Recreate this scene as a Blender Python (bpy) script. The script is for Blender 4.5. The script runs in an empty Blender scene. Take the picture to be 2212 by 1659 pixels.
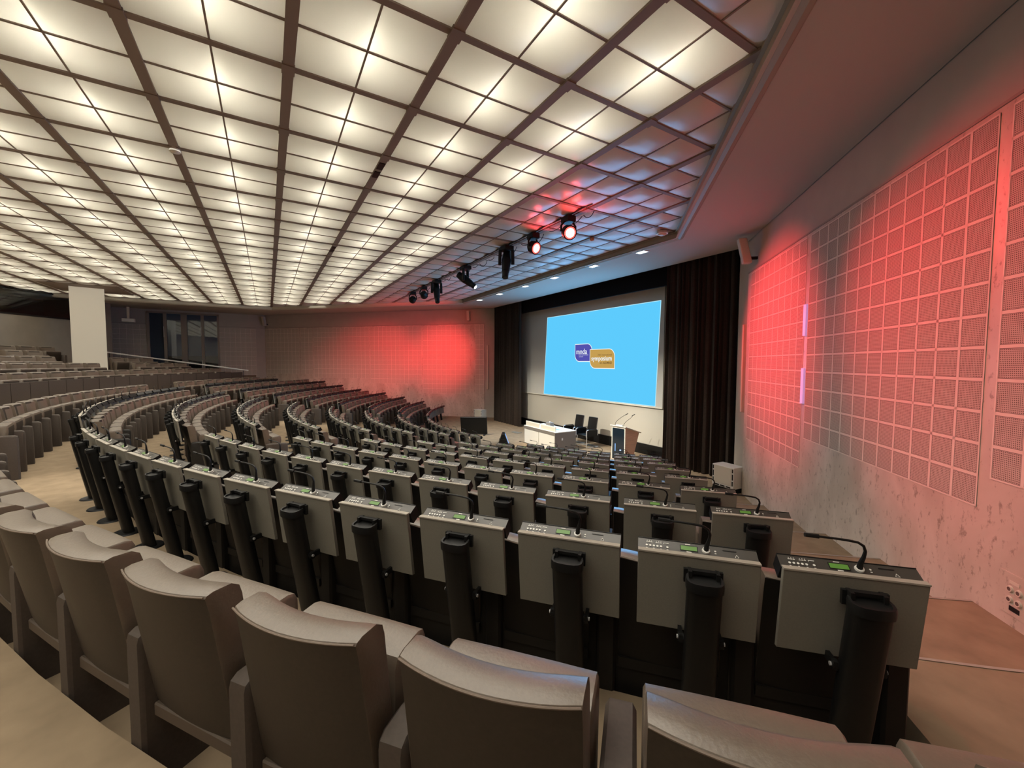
import bpy, bmesh, math, random
from math import sin, cos, pi, radians, sqrt, degrees, atan2, hypot
from mathutils import Vector, Matrix
random.seed(7)
S = bpy.context.scene
COL = S.collection
CEIL_FILL = 8.6
ZO = 3.27                       # every height below is relative to the eye; the lowest floor becomes z = 0
# ------------------------------------------------------------------ hall layout (metres, eye at the origin)
CX, CY = -14.0, 15.974          # centre of the seating arcs
RD, DR, DZ = 19.23, 1.2458, 0.21044   # radius of first desk row, row spacing, row drop
F_FIRST, F_STAGE = -1.80, -3.06
ZS, ZG = 2.86, 3.04             # soffit and light grid heights
GX, GY, GS = -4.911, 0.255, 1.3055    # light grid lines
def floor_of(k): return F_FIRST - DZ * (k - 1)
FOC, YAW, PIT, ROL = 875.598, radians(58.93753), radians(-2.96765), radians(0.17564)
FW = Vector((-sin(YAW)*cos(PIT), cos(YAW)*cos(PIT), sin(PIT)))
RT0 = Vector((cos(YAW), sin(YAW), 0)); UP0 = RT0.cross(FW)
RT = RT0*cos(ROL) + UP0*sin(ROL); UP = -RT0*sin(ROL) + UP0*cos(ROL)
def px(p):
    p = Vector(p); d = p.dot(FW)
    if d < .05: return None
    return 1106 + FOC*p.dot(RT)/d, 829.5 - FOC*p.dot(UP)/d, d
def in_frame(p, m=60):
    q = px(p); return bool(q) and -m < q[0] < 2212+m and -m < q[1] < 1659+m
ORD = ['zeroth','first','second','third','fourth','fifth','sixth','seventh','eighth','ninth','tenth','eleventh','twelfth','thirteenth','fourteenth','fifteenth',
       'sixteenth','seventeenth','eighteenth','nineteenth','twentieth','twenty-first','twenty-second','twenty-third','twenty-fourth','twenty-fifth']
# ------------------------------------------------------------------ materials
def mat(name, col, rough=.6, spec=.3, metal=0, noise=None, bump=0, emit=None, es=1, sheen=0):
    m = bpy.data.materials.new(name); m.use_nodes = True
    nt = m.node_tree; b = nt.nodes['Principled BSDF']
    b.inputs['Base Color'].default_value = (*col, 1)
    b.inputs['Roughness'].default_value = rough
    b.inputs['Metallic'].default_value = metal
    b.inputs['Specular IOR Level'].default_value = spec
    if name == 'taupe_leather': b.inputs['Coat Weight'].default_value = .3; b.inputs['Coat Roughness'].default_value = .38
    if sheen: b.inputs['Sheen Weight'].default_value = sheen
    if noise:
        sc, amt = noise[0], noise[1]; stretch = noise[2] if len(noise) > 2 else (1, 1, 1)
        tc = nt.nodes.new('ShaderNodeTexCoord'); mp = nt.nodes.new('ShaderNodeMapping'); mp.inputs['Scale'].default_value = stretch
        nz = nt.nodes.new('ShaderNodeTexNoise'); nz.inputs['Scale'].default_value = sc; nz.inputs['Detail'].default_value = 5
        nt.links.new(tc.outputs['Object'], mp.inputs[0]); nt.links.new(mp.outputs[0], nz.inputs['Vector'])
        if amt:
            rp = nt.nodes.new('ShaderNodeValToRGB'); e = rp.color_ramp.elements
            e[0].position = .3; e[1].position = .7
            e[0].color = (*[c*(1-amt) for c in col], 1); e[1].color = (*[min(1, c*(1+amt)) for c in col], 1)
            nt.links.new(nz.outputs[0], rp.inputs[0]); nt.links.new(rp.outputs[0], b.inputs['Base Color'])
        if bump:
            bp = nt.nodes.new('ShaderNodeBump'); bp.inputs['Strength'].default_value = bump; bp.inputs['Distance'].default_value = .01
            nt.links.new(nz.outputs[0], bp.inputs['Height']); nt.links.new(bp.outputs[0], b.inputs['Normal'])
    if emit:
        b.inputs['Emission Color'].default_value = (*emit, 1); b.inputs['Emission Strength'].default_value = es
    return m
M = {}
M['leather'] = mat('taupe_leather', (.125, .097, .072), .35, .7, noise=(90, .06), bump=.12)
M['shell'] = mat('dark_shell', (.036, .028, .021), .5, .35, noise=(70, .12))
M['shell_black'] = mat('black_shell', (.014, .012, .010), .55, .3)  # black back panels; desk shade put into seat backs, sides and rails too
M['seam'] = mat('pale_seam', (.17, .13, .10), .5, .4)
M['rail_wood'] = mat('seat_rail', (.085, .064, .048), .5, .4)
M['slab'] = mat('slab_cloth', (.07, .055, .045), .6, .3, noise=(60, .1))
M['black'] = mat('black_plastic', (.007, .007, .007), .45, .32)
M['blackmetal'] = mat('black_metal', (.016, .016, .017), .35, .5)
M['panel'] = mat('grey_panel', (.205, .192, .158), .6, .3, noise=(150, .05))
M['panel_edge'] = mat('panel_edge', (.34, .31, .26), .5, .4)
M['console'] = mat('console_top', (.055, .05, .044), .33, .7)
M['lcd'] = mat('green_display', (.05, .12, .02), .3, .5, emit=(.27, .58, .10), es=.2)
M['white'] = mat('white_plastic', (.78, .77, .72), .4, .4)
M['carpet'] = mat('tan_carpet', (.275, .208, .138), .95, .05, noise=(5, .13))
M['plaster'] = mat('pale_plaster', (.50, .46, .40), .8, .2, noise=(3, .04))
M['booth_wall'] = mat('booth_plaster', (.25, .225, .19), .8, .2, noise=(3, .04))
M['housing'] = mat('lamp_housing', (.28, .265, .24), .7, .2)  # colour of the unseen light-blocking fins added above the grid
M['soffit'] = mat('soffit_plaster', (.52, .48, .43), .85, .15)
M['cove'] = mat('cove_paint', (.36, .33, .26), .55, .3)
M['grid'] = mat('grid_bars', (.27, .215, .185), .6, .25)
M['cream'] = mat('cream_paint', (.66, .62, .52), .7, .2)
M['tile_bar'] = mat('tile_bars', (.60, .53, .46), .7, .15)
M['tile_frame'] = mat('tile_lattice', (.84, .77, .68), .6, .2)
M['tile_back'] = mat('tile_backing', (.13, .095, .08), .8, .1)
M['tile_face'] = mat('perforated_tile', (.58, .53, .45), .75, .1, noise=(40, .12))
M['chrome'] = mat('polished_metal', (.75, .75, .75), .35, .6, .5)
M['velvet'] = mat('brown_velvet', (.036, .026, .020), .85, .15, noise=(25, .2), sheen=.06)
M['valance'] = mat('black_cloth', (.008, .007, .007), .9, .1)
M['screencloth'] = mat('projection_cloth', (.52, .51, .47), .8, .1)
M['lowerwall'] = mat('stage_wall', (.50, .47, .40), .8, .15)
M['desk_white'] = mat('white_laminate', (.80, .78, .70), .4, .3)
M['desk_grey'] = mat('grey_laminate', (.20, .18, .155), .5, .3)
M['wood'] = mat('maple_veneer', (.68, .50, .40), .45, .35, noise=(3, .12, (1, 1, 12)))
M['glass_dark'] = mat('dark_pane', (.012, .02, .03), .05, .6)
M['frame_metal'] = mat('window_metal', (.33, .29, .24), .45, .4)
M['blind'] = mat('blue_blind', (.035, .055, .085), .6, .3)
M['orange'] = mat('amber_plastic', (.75, .30, .12), .5, .3)
M['lens_white'] = mat('lit_lens', (.9, .9, .9), .3, .3, emit=(1, .97, .9), es=6)
M['lens_red'] = mat('red_lens', (.5, .05, .04), .3, .3, emit=(1, .10, .08), es=2.2)
M['lens_hot'] = mat('hot_lens', (.5, .3, .3), .3, .3, emit=(1, .80, .74), es=5)
M['down'] = mat('downlight_lens', (.9, .9, .9), .3, .3, emit=(1, .95, .82), es=6)
M['lilac'] = mat('lilac_strip', (.5, .4, .6), .4, .3, emit=(.62, .30, .62), es=.62)
M['bluescreen'] = mat('blue_display', (.1, .2, .4), .3, .4, emit=(.22, .45, .9), es=.8)
M['tube'] = mat('lamp_tube', (.9, .9, .9), .4, .2, emit=(1, .945, .79), es=36)
def emis(name, c, s=1):
    m = bpy.data.materials.new(name); m.use_nodes = True; nt = m.node_tree; nt.nodes.clear()
    o = nt.nodes.new('ShaderNodeOutputMaterial'); e = nt.nodes.new('ShaderNodeEmission')
    e.inputs[0].default_value = (*c, 1); e.inputs[1].default_value = s
    nt.links.new(e.outputs[0], o.inputs[0]); return m
M['slide'] = emis('projected_blue', (.112, .60, .98))
M['slide_edge'] = emis('projected_edge', (.50, .86, 1.0))
M['purple'] = emis('projected_purple', (.09, .085, .42))
M['amber'] = emis('projected_amber', (.56, .34, .085))
M['slide_white'] = emis('projected_white', (.86, .93, .95))
M['slide_brown'] = emis('projected_brown', (.17, .09, .03))
def pane_mat():
    m = bpy.data.materials.new('frosted_pane'); m.use_nodes = True; nt = m.node_tree; nt.nodes.clear()
    o = nt.nodes.new('ShaderNodeOutputMaterial'); t = nt.nodes.new('ShaderNodeBsdfTranslucent'); d = nt.nodes.new('ShaderNodeBsdfDiffuse')
    x = nt.nodes.new('ShaderNodeMixShader'); g = nt.nodes.new('ShaderNodeBsdfGlossy'); y = nt.nodes.new('ShaderNodeMixShader')
    t.inputs[0].default_value = (.93, .91, .84, 1); d.inputs[0].default_value = (.62, .60, .57, 1)
    g.inputs[0].default_value = (1, 1, 1, 1); g.inputs['Roughness'].default_value = .35
    x.inputs[0].default_value = .5; y.inputs[0].default_value = .05
    L = nt.links.new; L(t.outputs[0], x.inputs[1]); L(d.outputs[0], x.inputs[2]); L(x.outputs[0], y.inputs[1]); L(g.outputs[0], y.inputs[2]); L(y.outputs[0], o.inputs[0])
    return m
M['pane'] = pane_mat()
def glass_mat(ior=2.2):
    m = bpy.data.materials.new('window_pane'); m.use_nodes = True; nt = m.node_tree; nt.nodes.clear()
    o = nt.nodes.new('ShaderNodeOutputMaterial'); t = nt.nodes.new('ShaderNodeBsdfTransparent'); g = nt.nodes.new('ShaderNodeBsdfGlossy')
    f = nt.nodes.new('ShaderNodeFresnel'); f.inputs[0].default_value = ior; x = nt.nodes.new('ShaderNodeMixShader')
    t.inputs[0].default_value = (.75, .85, .9, 1); g.inputs['Roughness'].default_value = .03
    L = nt.links.new; L(f.outputs[0], x.inputs[0]); L(t.outputs[0], x.inputs[1]); L(g.outputs[0], x.inputs[2]); L(x.outputs[0], o.inputs[0])
    return m
M['glass'] = glass_mat(); M['booth_glass'] = glass_mat(2.0)
M['pane_unlit'] = mat('unlit_pane', (.72, .70, .68), .35, .4)
def stone_mat():
    m = mat('veined_stone', (.5, .45, .38), .42, .4); nt = m.node_tree; b = nt.nodes['Principled BSDF']; L = nt.links.new
    tc = nt.nodes.new('ShaderNodeTexCoord'); mp = nt.nodes.new('ShaderNodeMapping'); mp.inputs['Scale'].default_value = (1.5, 1.5, .8)
    n1 = nt.nodes.new('ShaderNodeTexNoise'); n1.inputs['Scale'].default_value = 1.3; n1.inputs['Detail'].default_value = 8; n1.inputs['Distortion'].default_value = .6
    n2 = nt.nodes.new('ShaderNodeTexNoise'); n2.inputs['Scale'].default_value = 11; n2.inputs['Detail'].default_value = 9; n2.inputs['Roughness'].default_value = .7
    r1 = nt.nodes.new('ShaderNodeValToRGB'); e = r1.color_ramp.elements; e[0].position = .35; e[1].position = .65
    e[0].color = (.52, .45, .375, 1); e[1].color = (.70, .625, .54, 1)
    r2 = nt.nodes.new('ShaderNodeValToRGB'); e = r2.color_ramp.elements; e[0].position = .36; e[1].position = .44; e[0].color = (.42, .38, .34, 1); e[1].color = (1, 1, 1, 1)
    mx = nt.nodes.new('ShaderNodeMixRGB'); mx.blend_type = 'MULTIPLY'; mx.inputs[0].default_value = .75
    L(tc.outputs['Object'], mp.inputs[0]); L(mp.outputs[0], n1.inputs['Vector']); L(mp.outputs[0], n2.inputs['Vector'])
    L(n1.outputs[0], r1.inputs[0]); L(n2.outputs[0], r2.inputs[0]); L(r1.outputs[0], mx.inputs[1]); L(r2.outputs[0], mx.inputs[2]); L(mx.outputs[0], b.inputs['Base Color'])
    return m
M['stone'] = stone_mat()
# ------------------------------------------------------------------ mesh builder
class MB:
    def __init__(s): s.v = []; s.f = []; s.m = []; s.mats = []
    def mi(s, k):
        if k not in s.mats: s.mats.append(k)
        return s.mats.index(k)
    def add(s, vs, fs, k, X=None):
        b = len(s.v); s.v += [tuple(X @ Vector(p)) if X else tuple(p) for p in vs]; i = s.mi(k)
        for f in fs: s.f.append(tuple(b+j for j in f)); s.m.append(i)
        return s
    def box(s, x0, x1, y0, y1, z0, z1, k, X=None):
        vs = [(x, y, z) for z in (z0, z1) for y in (y0, y1) for x in (x0, x1)]
        return s.add(vs, [(0,2,3,1),(4,5,7,6),(0,1,5,4),(2,6,7,3),(0,4,6,2),(1,3,7,5)], k, X)
    def quad(s, a, b, c, d, k): return s.add([a, b, c, d], [(0,1,2,3)], k)
    def rings(s, rings, k, cap=True, X=None, closed=True):
        n = len(rings[0]); vs = [p for r in rings for p in r]; fs = []
        for i in range(len(rings)-1):
            for j in range(n if closed else n-1):
                a = i*n+j; b = i*n+(j+1) % n; fs.append((a, b, b+n, a+n))
        if cap: fs.append(tuple(range(n-1, -1, -1))); fs.append(tuple(range((len(rings)-1)*n, len(rings)*n)))
        return s.add(vs, fs, k, X)
    def cyl(s, p0, p1, r0, r1, k, n=12, X=None, cap=True):
        p0 = Vector(p0); p1 = Vector(p1); d = (p1-p0).normalized(); a = d.orthogonal().normalized(); b = d.cross(a)
        return s.rings([[tuple(p+(a*cos(2*pi*i/n)+b*sin(2*pi*i/n))*r) for i in range(n)] for p, r in ((p0, r0), (p1, r1))], k, cap, X)
    def tube(s, pts, r, k, n=6, X=None, radii=None):
        pts = [Vector(p) for p in pts]; R = []; a = None
        for i, p in enumerate(pts):
            d = (pts[min(i+1, len(pts)-1)]-pts[max(i-1, 0)]).normalized()
            a = d.orthogonal().normalized() if a is None else (a-d*a.dot(d)).normalized()
            b = d.cross(a); q = radii[i] if radii else r
            R.append([tuple(p+(a*cos(2*pi*j/n)+b*sin(2*pi*j/n))*q) for j in range(n)])
        return s.rings(R, k, True, X)
    def prism(s, poly, x0, x1, k, X=None):      # polygon in (y, z) swept along x
        return s.rings([[(x, y, z) for y, z in poly] for x in (x0, x1)], k, True, X)
    def sphere(s, c, r, k, n=12, sc=(1,1,1), X=None):
        R = []
        for i in range(1, n//2):
            t = pi*i/(n//2); R.append([(c[0]+r*sc[0]*sin(t)*cos(2*pi*j/n), c[1]+r*sc[1]*sin(t)*sin(2*pi*j/n), c[2]+r*sc[2]*cos(t)) for j in range(n)])
        return s.rings(R, k, True, X)
    def join(s, o, X=None):
        for i, k in enumerate(o.mats):
            fs = [f for f, m in zip(o.f, o.m) if m == i]
            b = len(s.v)
            mi = s.mi(k)
            for f in fs: s.f.append(tuple(b+j for j in f)); s.m.append(mi)
            s.v += [tuple(X @ Vector(p)) if X else p for p in o.v]
        return s
    def mesh(s, name, bevel=0, seg=1, smooth=False, fix=True):
        me = bpy.data.meshes.new(name); me.from_pydata(s.v, [], s.f)
        for k in s.mats: me.materials.append(M[k])
        me.polygons.foreach_set('material_index', s.m)
        if fix or bevel:
            bm = bmesh.new(); bm.from_mesh(me)
            bmesh.ops.remove_doubles(bm, verts=bm.verts, dist=1e-5)
            if fix: bmesh.ops.recalc_face_normals(bm, faces=bm.faces)
            if bevel:
                ed = [e for e in bm.edges if len(e.link_faces) == 2 and e.calc_face_angle(0) > .7]
                bmesh.ops.bevel(bm, geom=ed, offset=bevel, segments=seg, profile=.6, affect='EDGES', clamp_overlap=True)
            bm.to_mesh(me); bm.free()
        if smooth:
            me.polygons.foreach_set('use_smooth', [True]*len(me.polygons))
            try: me.set_sharp_from_angle(angle=radians(38))
            except Exception: pass
        me.update(); return me
    def build(s, name, parent=None, loc=None, rz=0, **kw):
        o = bpy.data.objects.new(name, s.mesh(name, **kw)); COL.objects.link(o)
        if parent: o.parent = parent
        if loc: o.location = loc
        if rz: o.rotation_euler.z = rz
        return o
def tag(o, label, cat, group=None, kind=None):
    if label: o['label'] = label
    if cat: o['category'] = cat
    if group: o['group'] = group
    if kind: o['kind'] = kind
    return o
def thing(name, label, cat, loc=(0,0,0), rz=0, group=None):
    o = bpy.data.objects.new(name, None); COL.objects.link(o); o.empty_display_size = .1
    o.location = loc; o.rotation_euler.z = rz
    return tag(o, label, cat, group)
def struct(mb, name, **kw):
    o = mb.build(name, **kw); o['kind'] = 'structure'; return o
def copy_tree(src, loc, rz):
    r = src.copy(); COL.objects.link(r); r.location = loc; r.rotation_euler.z = rz
    for ch in src.children:
        c = ch.copy(); COL.objects.link(c); c.parent = r
        for g in ch.children:
            d = g.copy(); COL.objects.link(d); d.parent = c
    return r
def arc(a, R, z):               # a point on the seating arcs; a in degrees, positive towards the right wall
    return Vector((CX + R*sin(radians(a)), CY - R*cos(radians(a)), z))
# ------------------------------------------------------------------ floor: curved tiers, aisles, stage
def ring_sector(mb, r0, r1, z, zl, a0, a1, step=2.0, k='carpet'):
    n = max(1, int(abs(a1-a0)/step)); A = [a0+(a1-a0)*i/n for i in range(n+1)]
    for p, q in zip(A, A[1:]):
        mb.quad(arc(p, r0, z), arc(q, r0, z), arc(q, r1, z), arc(p, r1, z), k)
        if zl is not None: mb.quad(arc(p, r0, z), arc(q, r0, z), arc(q, r0, zl), arc(p, r0, zl), k)
fl = MB()
edge = lambda k: 19.03 - DR*(k-1)
UP_Z = [-.50, -.23, 0, .22, .43]; UP_R = [21.85+.95*i for i in range(5)]
A_IN = 45.3
ring_sector(fl, 20.29, 21.66, -1.59, F_FIRST, -75, 75)
for k in range(1, 9):
    r1 = 20.29 if k == 1 else edge(k-1)
    ring_sector(fl, edge(k), r1, floor_of(k), floor_of(k+1) if k < 8 else None, -A_IN, A_IN)
ring_sector(fl, 1.0, edge(8), F_STAGE, floor_of(8), -A_IN, A_IN, 3)
for sgn in (1, -1):
    eo = lambda k: 18.28 - 1.2*(k-1)
    for k in range(1, 8):
        r1 = 20.29 if k == 1 else eo(k-1)
        z = floor_of(k) if k < 7 else F_STAGE
        zl = None if k == 7 else (floor_of(k+1) if k < 6 else F_STAGE)
        ring_sector(fl, eo(k) if k < 7 else 1.0, r1, z, zl, sgn*A_IN, sgn*80)
        if k < 8:   # cheeks between the aisle steps and the seating tiers
            for r in range(int(eo(7)*10), int(r1*10)): pass
    n = 60
    for i in range(n):
        ra, rb = 9+i*(20.29-9)/n, 9+(i+1)*(20.29-9)/n
        a = sgn*A_IN; fl.quad(arc(a, ra, -3.27), arc(a, rb, -3.27), arc(a, rb, F_STAGE if rb < 12.2 else floor_of(min(7, max(1, 1+math.ceil((18.28-ra)/1.2))))), arc(a, ra, F_STAGE if rb < 12.2 else floor_of(min(7, max(1, 1+math.ceil((18.28-ra)/1.2))))), 'carpet')
ring_sector(fl, .0, 1.0, F_STAGE, None, -180, 180, 12)
ring_sector(fl, 1.0, 16, F_STAGE-.002, None, 80, 280, 8)
for i in range(5):
    z = UP_Z[i]-.82
    ring_sector(fl, UP_R[i]-.19, UP_R[i]+.76 if i < 4 else 40, z, (UP_Z[i-1]-.82) if i else -1.59, -75, 75)
struct(fl, 'floor', fix=False)
# pale nosing strips on the right-hand aisle steps
for k in range(1, 7):
    n = MB(); r = 18.28-1.2*(k-1)
    ring_sector(n, r-.012, r+.012, floor_of(k)+.004, floor_of(k)-.012, A_IN+.1, 62, 2, 'panel_edge')
    struct(n, 'trim_%d' % (10+k), fix=False)
# ------------------------------------------------------------------ walls
RW = lambda s, z, d=0: (2.12 - s/sqrt(2) - d/sqrt(2), 2.12 + s/sqrt(2) - d/sqrt(2), z)      # right diagonal wall, d metres off the face
KL = 1.055    # the far side of the hall, measured in units of the near side
LW = lambda s, z, d=0: (KL*(-14.5 + s/sqrt(2) + d/sqrt(2)), KL*(14.5 + s/sqrt(2) - d/sqrt(2)), KL*z)     # left diagonal wall
S_END = 11.36
w = MB()
w.quad(RW(-3.65, -3.3, -.06), RW(S_END, -3.3, -.06), RW(S_END, 3.6, -.06), RW(-3.65, 3.6, -.06), 'plaster')
w.add([RW(s, z, d) for d in (-.08, 0) for z in (-3.3, 2.06) for s in (-3.65, 10.46)], [(0,1,3,2),(4,6,7,5),(0,4,5,1),(2,3,7,6),(0,2,6,4),(1,5,7,3)], 'stone')
w.quad((4.7, -.46, -3.3), (4.7, -22, -3.3), (4.7, -22, 3.6), (4.7, -.46, 3.6), 'plaster')
struct(w, 'wall_right', fix=False)
w = MB()
w.quad(LW(-20.8, -3.3, -.06), LW(-6.05, -3.3, -.06), LW(-6.05, 3.6, -.06), LW(-20.8, 3.6, -.06), 'plaster')
w.add([LW(s, z, d) for d in (-.08, 0) for z in (-3.3, 2.06) for s in (-20.7, -6.6)], [(0,1,3,2),(4,6,7,5),(0,4,5,1),(2,3,7,6),(0,2,6,4),(1,5,7,3)], 'stone')
struct(w, 'wall_left', fix=False)
XL = -29.1*KL
w = MB()
def xl(y0, y1, z0, z1, k='plaster', x=XL):
    y0, y1, z0, z1 = y0*KL, y1*KL, z0*KL, z1*KL; w.quad((x, y0, z0), (x, y1, z0), (x, y1, z1), (x, y0, z1), k)
xl(-2.4, -.1, -3.3, 3.6); xl(-22, -5.5, -3.3, 3.6); xl(-5.5, -2.4, 2.7, 3.6); xl(-5.5, -2.4, -3.3, -.75)
struct(w, 'wall_rear', fix=False)
# control booth wall at the back, a long window below the ceiling
bn = Vector((.515, .857, 0)).normalized(); bt = Vector((-.857, .515, 0)).normalized(); B0 = bn*-20.2
def bp(u, z, d=0): q = B0 + bt*u + bn*d; return (q.x, q.y, z)
u1 = 19.4; U_A = -4.5
bn2 = Vector((-bn.x, bn.y, 0)); bt2 = Vector((.857, .515, 0)).normalized(); B2 = bn2*-4.74
w = MB()
w.quad(bp(U_A, -3.3), bp(u1+1.2, -3.3), bp(u1+1.2, 1.90), bp(U_A, 1.90), 'booth_wall')
w.quad(bp(U_A, 3.06), bp(u1+1.2, 3.06), bp(u1+1.2, 3.6), bp(U_A, 3.6), 'valance')
w.quad(bp(u1, 1.90), bp(u1+1.2, 1.90), bp(u1+1.2, 3.06), bp(u1, 3.06), 'booth_wall')
w.quad(bp(U_A, 1.90), bp(u1, 1.90), bp(u1, 1.90, -2), bp(U_A, 1.90, -2), 'valance'); w.quad(bp(U_A, 3.06), bp(u1, 3.06), bp(u1, 3.06, -2), bp(U_A, 3.06, -2), 'valance')
w.quad(bp(U_A, 1.90, -2), bp(u1, 1.90, -2), bp(u1, 3.06, -2), bp(U_A, 3.06, -2), 'valance'); w.quad(bp(u1, 1.90), bp(u1, 1.90, -2), bp(u1, 3.06, -2), bp(u1, 3.06), 'valance')
e_ = bp(u1+1.2, 0); w.quad((e_[0], e_[1], -3.3), (-32, -10.5, -3.3), (-32, -10.5, 3.6), (e_[0], e_[1], 3.6), 'booth_wall')
q = lambda u, z: (*(B2 + bt2*u).xy, z)
w.quad(q(-18, -3.3), q(8, -3.3), q(8, 3.6), q(-18, 3.6), 'booth_wall')
struct(w, 'wall_back', fix=False)
w = MB(); w.quad(bp(U_A, 1.90, -.03), bp(u1, 1.90, -.03), bp(u1, 3.06, -.03), bp(U_A, 3.06, -.03), 'booth_glass')
w.quad(bp(U_A, 1.90, .01), bp(u1, 1.90, .01), bp(u1, 1.97, .01), bp(U_A, 1.97, .01), 'black'); w.quad(bp(u1-.12, 1.97, .01), bp(u1, 1.97, .01), bp(u1, 3.06, .01), bp(u1-.12, 3.06, .01), 'black')
w.quad(bp(U_A, 2.93, .01), bp(u1, 2.93, .01), bp(u1, 3.06, .01), bp(U_A, 3.06, .01), 'black')
struct(w, 'window_5', fix=False)
# front wall, baseboard, screen
YS = 10.85
w = MB()
w.quad((-20.5, YS+.02, -3.3), (-4.5, YS+.02, -3.3), (-4.5, YS+.02, 3.6), (-20.5, YS+.02, 3.6), 'lowerwall')
struct(w, 'wall_front', fix=False)
w = MB().box(-18.4, -5.6, YS-.03, YS+.01, F_STAGE, -2.71, 'black'); struct(w, 'baseboard_front')
# ceiling: soffit ring, slab over the light grid, back of the stage slot
w = MB()
inn = [(-6.15, 8.06), (-18.05, 8.06), (-25.85, .26), (-25.85, -22), (1.65, -22), (1.65, .26)]
out = [(-5.85, 10.15), (-18.9, 10.15), (-30.8, -.16), (-30.8, -22), (4.8, -22), (4.8, -.5)]
for i in range(6):
    if i == 3: continue
    j = (i+1) % 6; zo = lambda p: ZS*KL if p[0] < -19 else ZS
    o_i, o_j = out[i], out[j]
    if i == 1: o_i = (-19.9, 10.75)
    w.quad((*inn[i], ZS), (*inn[j], ZS), (*o_j, zo(o_j)), (*o_i, zo(o_i)), 'soffit')
w.add([(*inn[1], ZS), (*out[1], ZS), (-19.9, 10.75, ZS*KL)], [(0, 1, 2)], 'soffit')
w.quad((-5.85, 10.15, ZS), (-18.9, 10.15, ZS), (-18.9, 10.15, 3.6), (-5.85, 10.15, 3.6), 'soffit')
w.quad((-35, -24, 3.6), (8, -24, 3.6), (8, 12, 3.6), (-35, 12, 3.6), 'frame_metal')
w.quad((-30, 4.17, 3.12), (3, 4.17, 3.12), (3, 4.17, 3.6), (-30, 4.17, 3.6), 'grid')  # unseen divider added to keep lamp light out of the unlit strip
struct(w, 'ceiling', fix=False)
# stepped cove moulding round the light grid
w = MB()
prof = [(-.02, 3.11), (-.02, 2.99), (.02, 2.985), (.02, 2.90), (.05, 2.855), (.10, 2.835), (.15, 2.842), (.17, 2.862)]
cx0, cy0 = -12.1, -6
def off(i, d):       # octagon corner i moved outwards by d
    P = [Vector(p) for p in inn]; a, b, c = P[i-1], P[i], P[(i+1) % 6]
    def nrm(p, q): t = (q-p).normalized(); n = Vector((t.y, -t.x)); return n if n.dot((p+q)/2-Vector((cx0, cy0))) > 0 else -n
    n1, n2 = nrm(a, b), nrm(b, c); m = (n1+n2).normalized(); return b + m*(d/max(.3, m.dot(n1)))
for i in (4, 5, 0, 1, 2):
    j = (i+1) % 6
    for (d0, z0), (d1, z1) in zip(prof, prof[1:]):
        a, b, c, d = off(i, d0), off(j, d0), off(j, d1), off(i, d1)
        w.quad((*a, z0), (*b, z0), (*c, z1), (*d, z1), 'cove' if i not in (1, 2) else 'cream')  # left edges paler: ceiling light put into their colour
struct(w, 'trim_1', fix=False)
# ------------------------------------------------------------------ light grid
def in_room(x, y, m=.3): return .515*x+.857*y > -20.2+m and -.515*x+.857*y > -4.74+m
def inside(x, y): return in_room(x, y, -.8) and y < 8.06+.02 and x+y < 1.93 and y-x < 26.13 and -25.87 < x < 1.67
cells = []
for a in range(-14, 6):
    for b in range(-6, 17):
        x0, x1, y0, y1 = GX-GS*(b+1), GX-GS*b, GY+GS*a, GY+GS*(a+1)
        c = [(x0, y0), (x1, y0), (x1, y1), (x0, y1)]
        if all(inside(*p) for p in c): cells.append((a, b, 4))
        elif in_room((x0+x1)/2, (y0+y1)/2, -.3) and y1 < 4 and all(p[0]+p[1] < 1.93 and p[1]-p[0] < 26.13 and -25.87 < p[0] < 1.67 for p in c): cells.append((a, b, 4))
        elif inside((x0+x1)/2, (y0+y1)/2) or sum(inside(*p) for p in c) >= 2: cells.append((a, b, 2))
COLUMN = (-23.5, -6.2)
w = MB()
for a in range(-14, 8):        # wide bars along the hall's width
    y = GY+GS*a
    xs = [GX-GS*b for b in range(-6, 18)]
    run = [x for x in xs if inside(x-.01 if x > -12 else x+.01, y-.03)]
    if y > 8.1 or not run: continue
    xa, xb = min(run)-.02, max(run)+.02
    if y > .3: xb = max(xb, min(1.67, 1.93-y)); xa = min(xa, max(-25.87, y-26.13))
    wd = .052
    w.box(xa, xb, y-wd, y+wd, ZG-.03, ZG+.05, 'grid'); w.box(xa, xb, y-.004, y+.004, ZG+.05, 3.58, 'housing')  # unseen fins added above the bars keep lamp light within its bay
for b in range(-6, 18):
    x = GX-GS*b
    if not (-25.87 < x < 1.67): continue
    yb = min(8.08, 1.93-x, 26.13+x)
    w.box(x-.036, x+.036, -18.2, yb, ZG-.022, ZG+.05, 'grid'); w.box(x-.004, x+.004, -18.2, yb, ZG+.05, 3.58, 'housing')
for a in range(-14, 7):
    for b in range(-6, 17):
        x, y = GX-GS*b, GY+GS*a
        if inside(x, y): w.box(x-.075, x+.075, y-.06, y+.06, ZG-.04, ZG-.0, 'grid')
struct(w, 'trim_2')
def pane_mb(x0, x1, y0, y1, n=5, k='pane'):
    m = MB(); vs = []; fs = []
    for j in range(n+1):
        for i in range(n+1):
            u, v = i/n, j/n
            bu = (1-(2*u-1)**4)*(1-(2*v-1)**4)
            vs.append((x0+(x1-x0)*u, y0+(y1-y0)*v, -.004-.045*bu))
    for j in range(n):
        for i in range(n):
            q = j*(n+1)+i; fs.append((q, q+n+1, q+n+2, q+1))
    return m.add(vs, fs, k)
H = GS/2
quads = [(-H+.03, -.009, -H+.045, -.009), (.009, H-.03, -H+.045, -.009), (-H+.03, -.009, .009, H-.045), (.009, H-.03, .009, H-.045)]
pane_meshes = [pane_mb(*q).mesh('pane', smooth=True, fix=False) for q in quads]
pane_lo = [pane_mb(*q, n=4) for q in quads]
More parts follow.
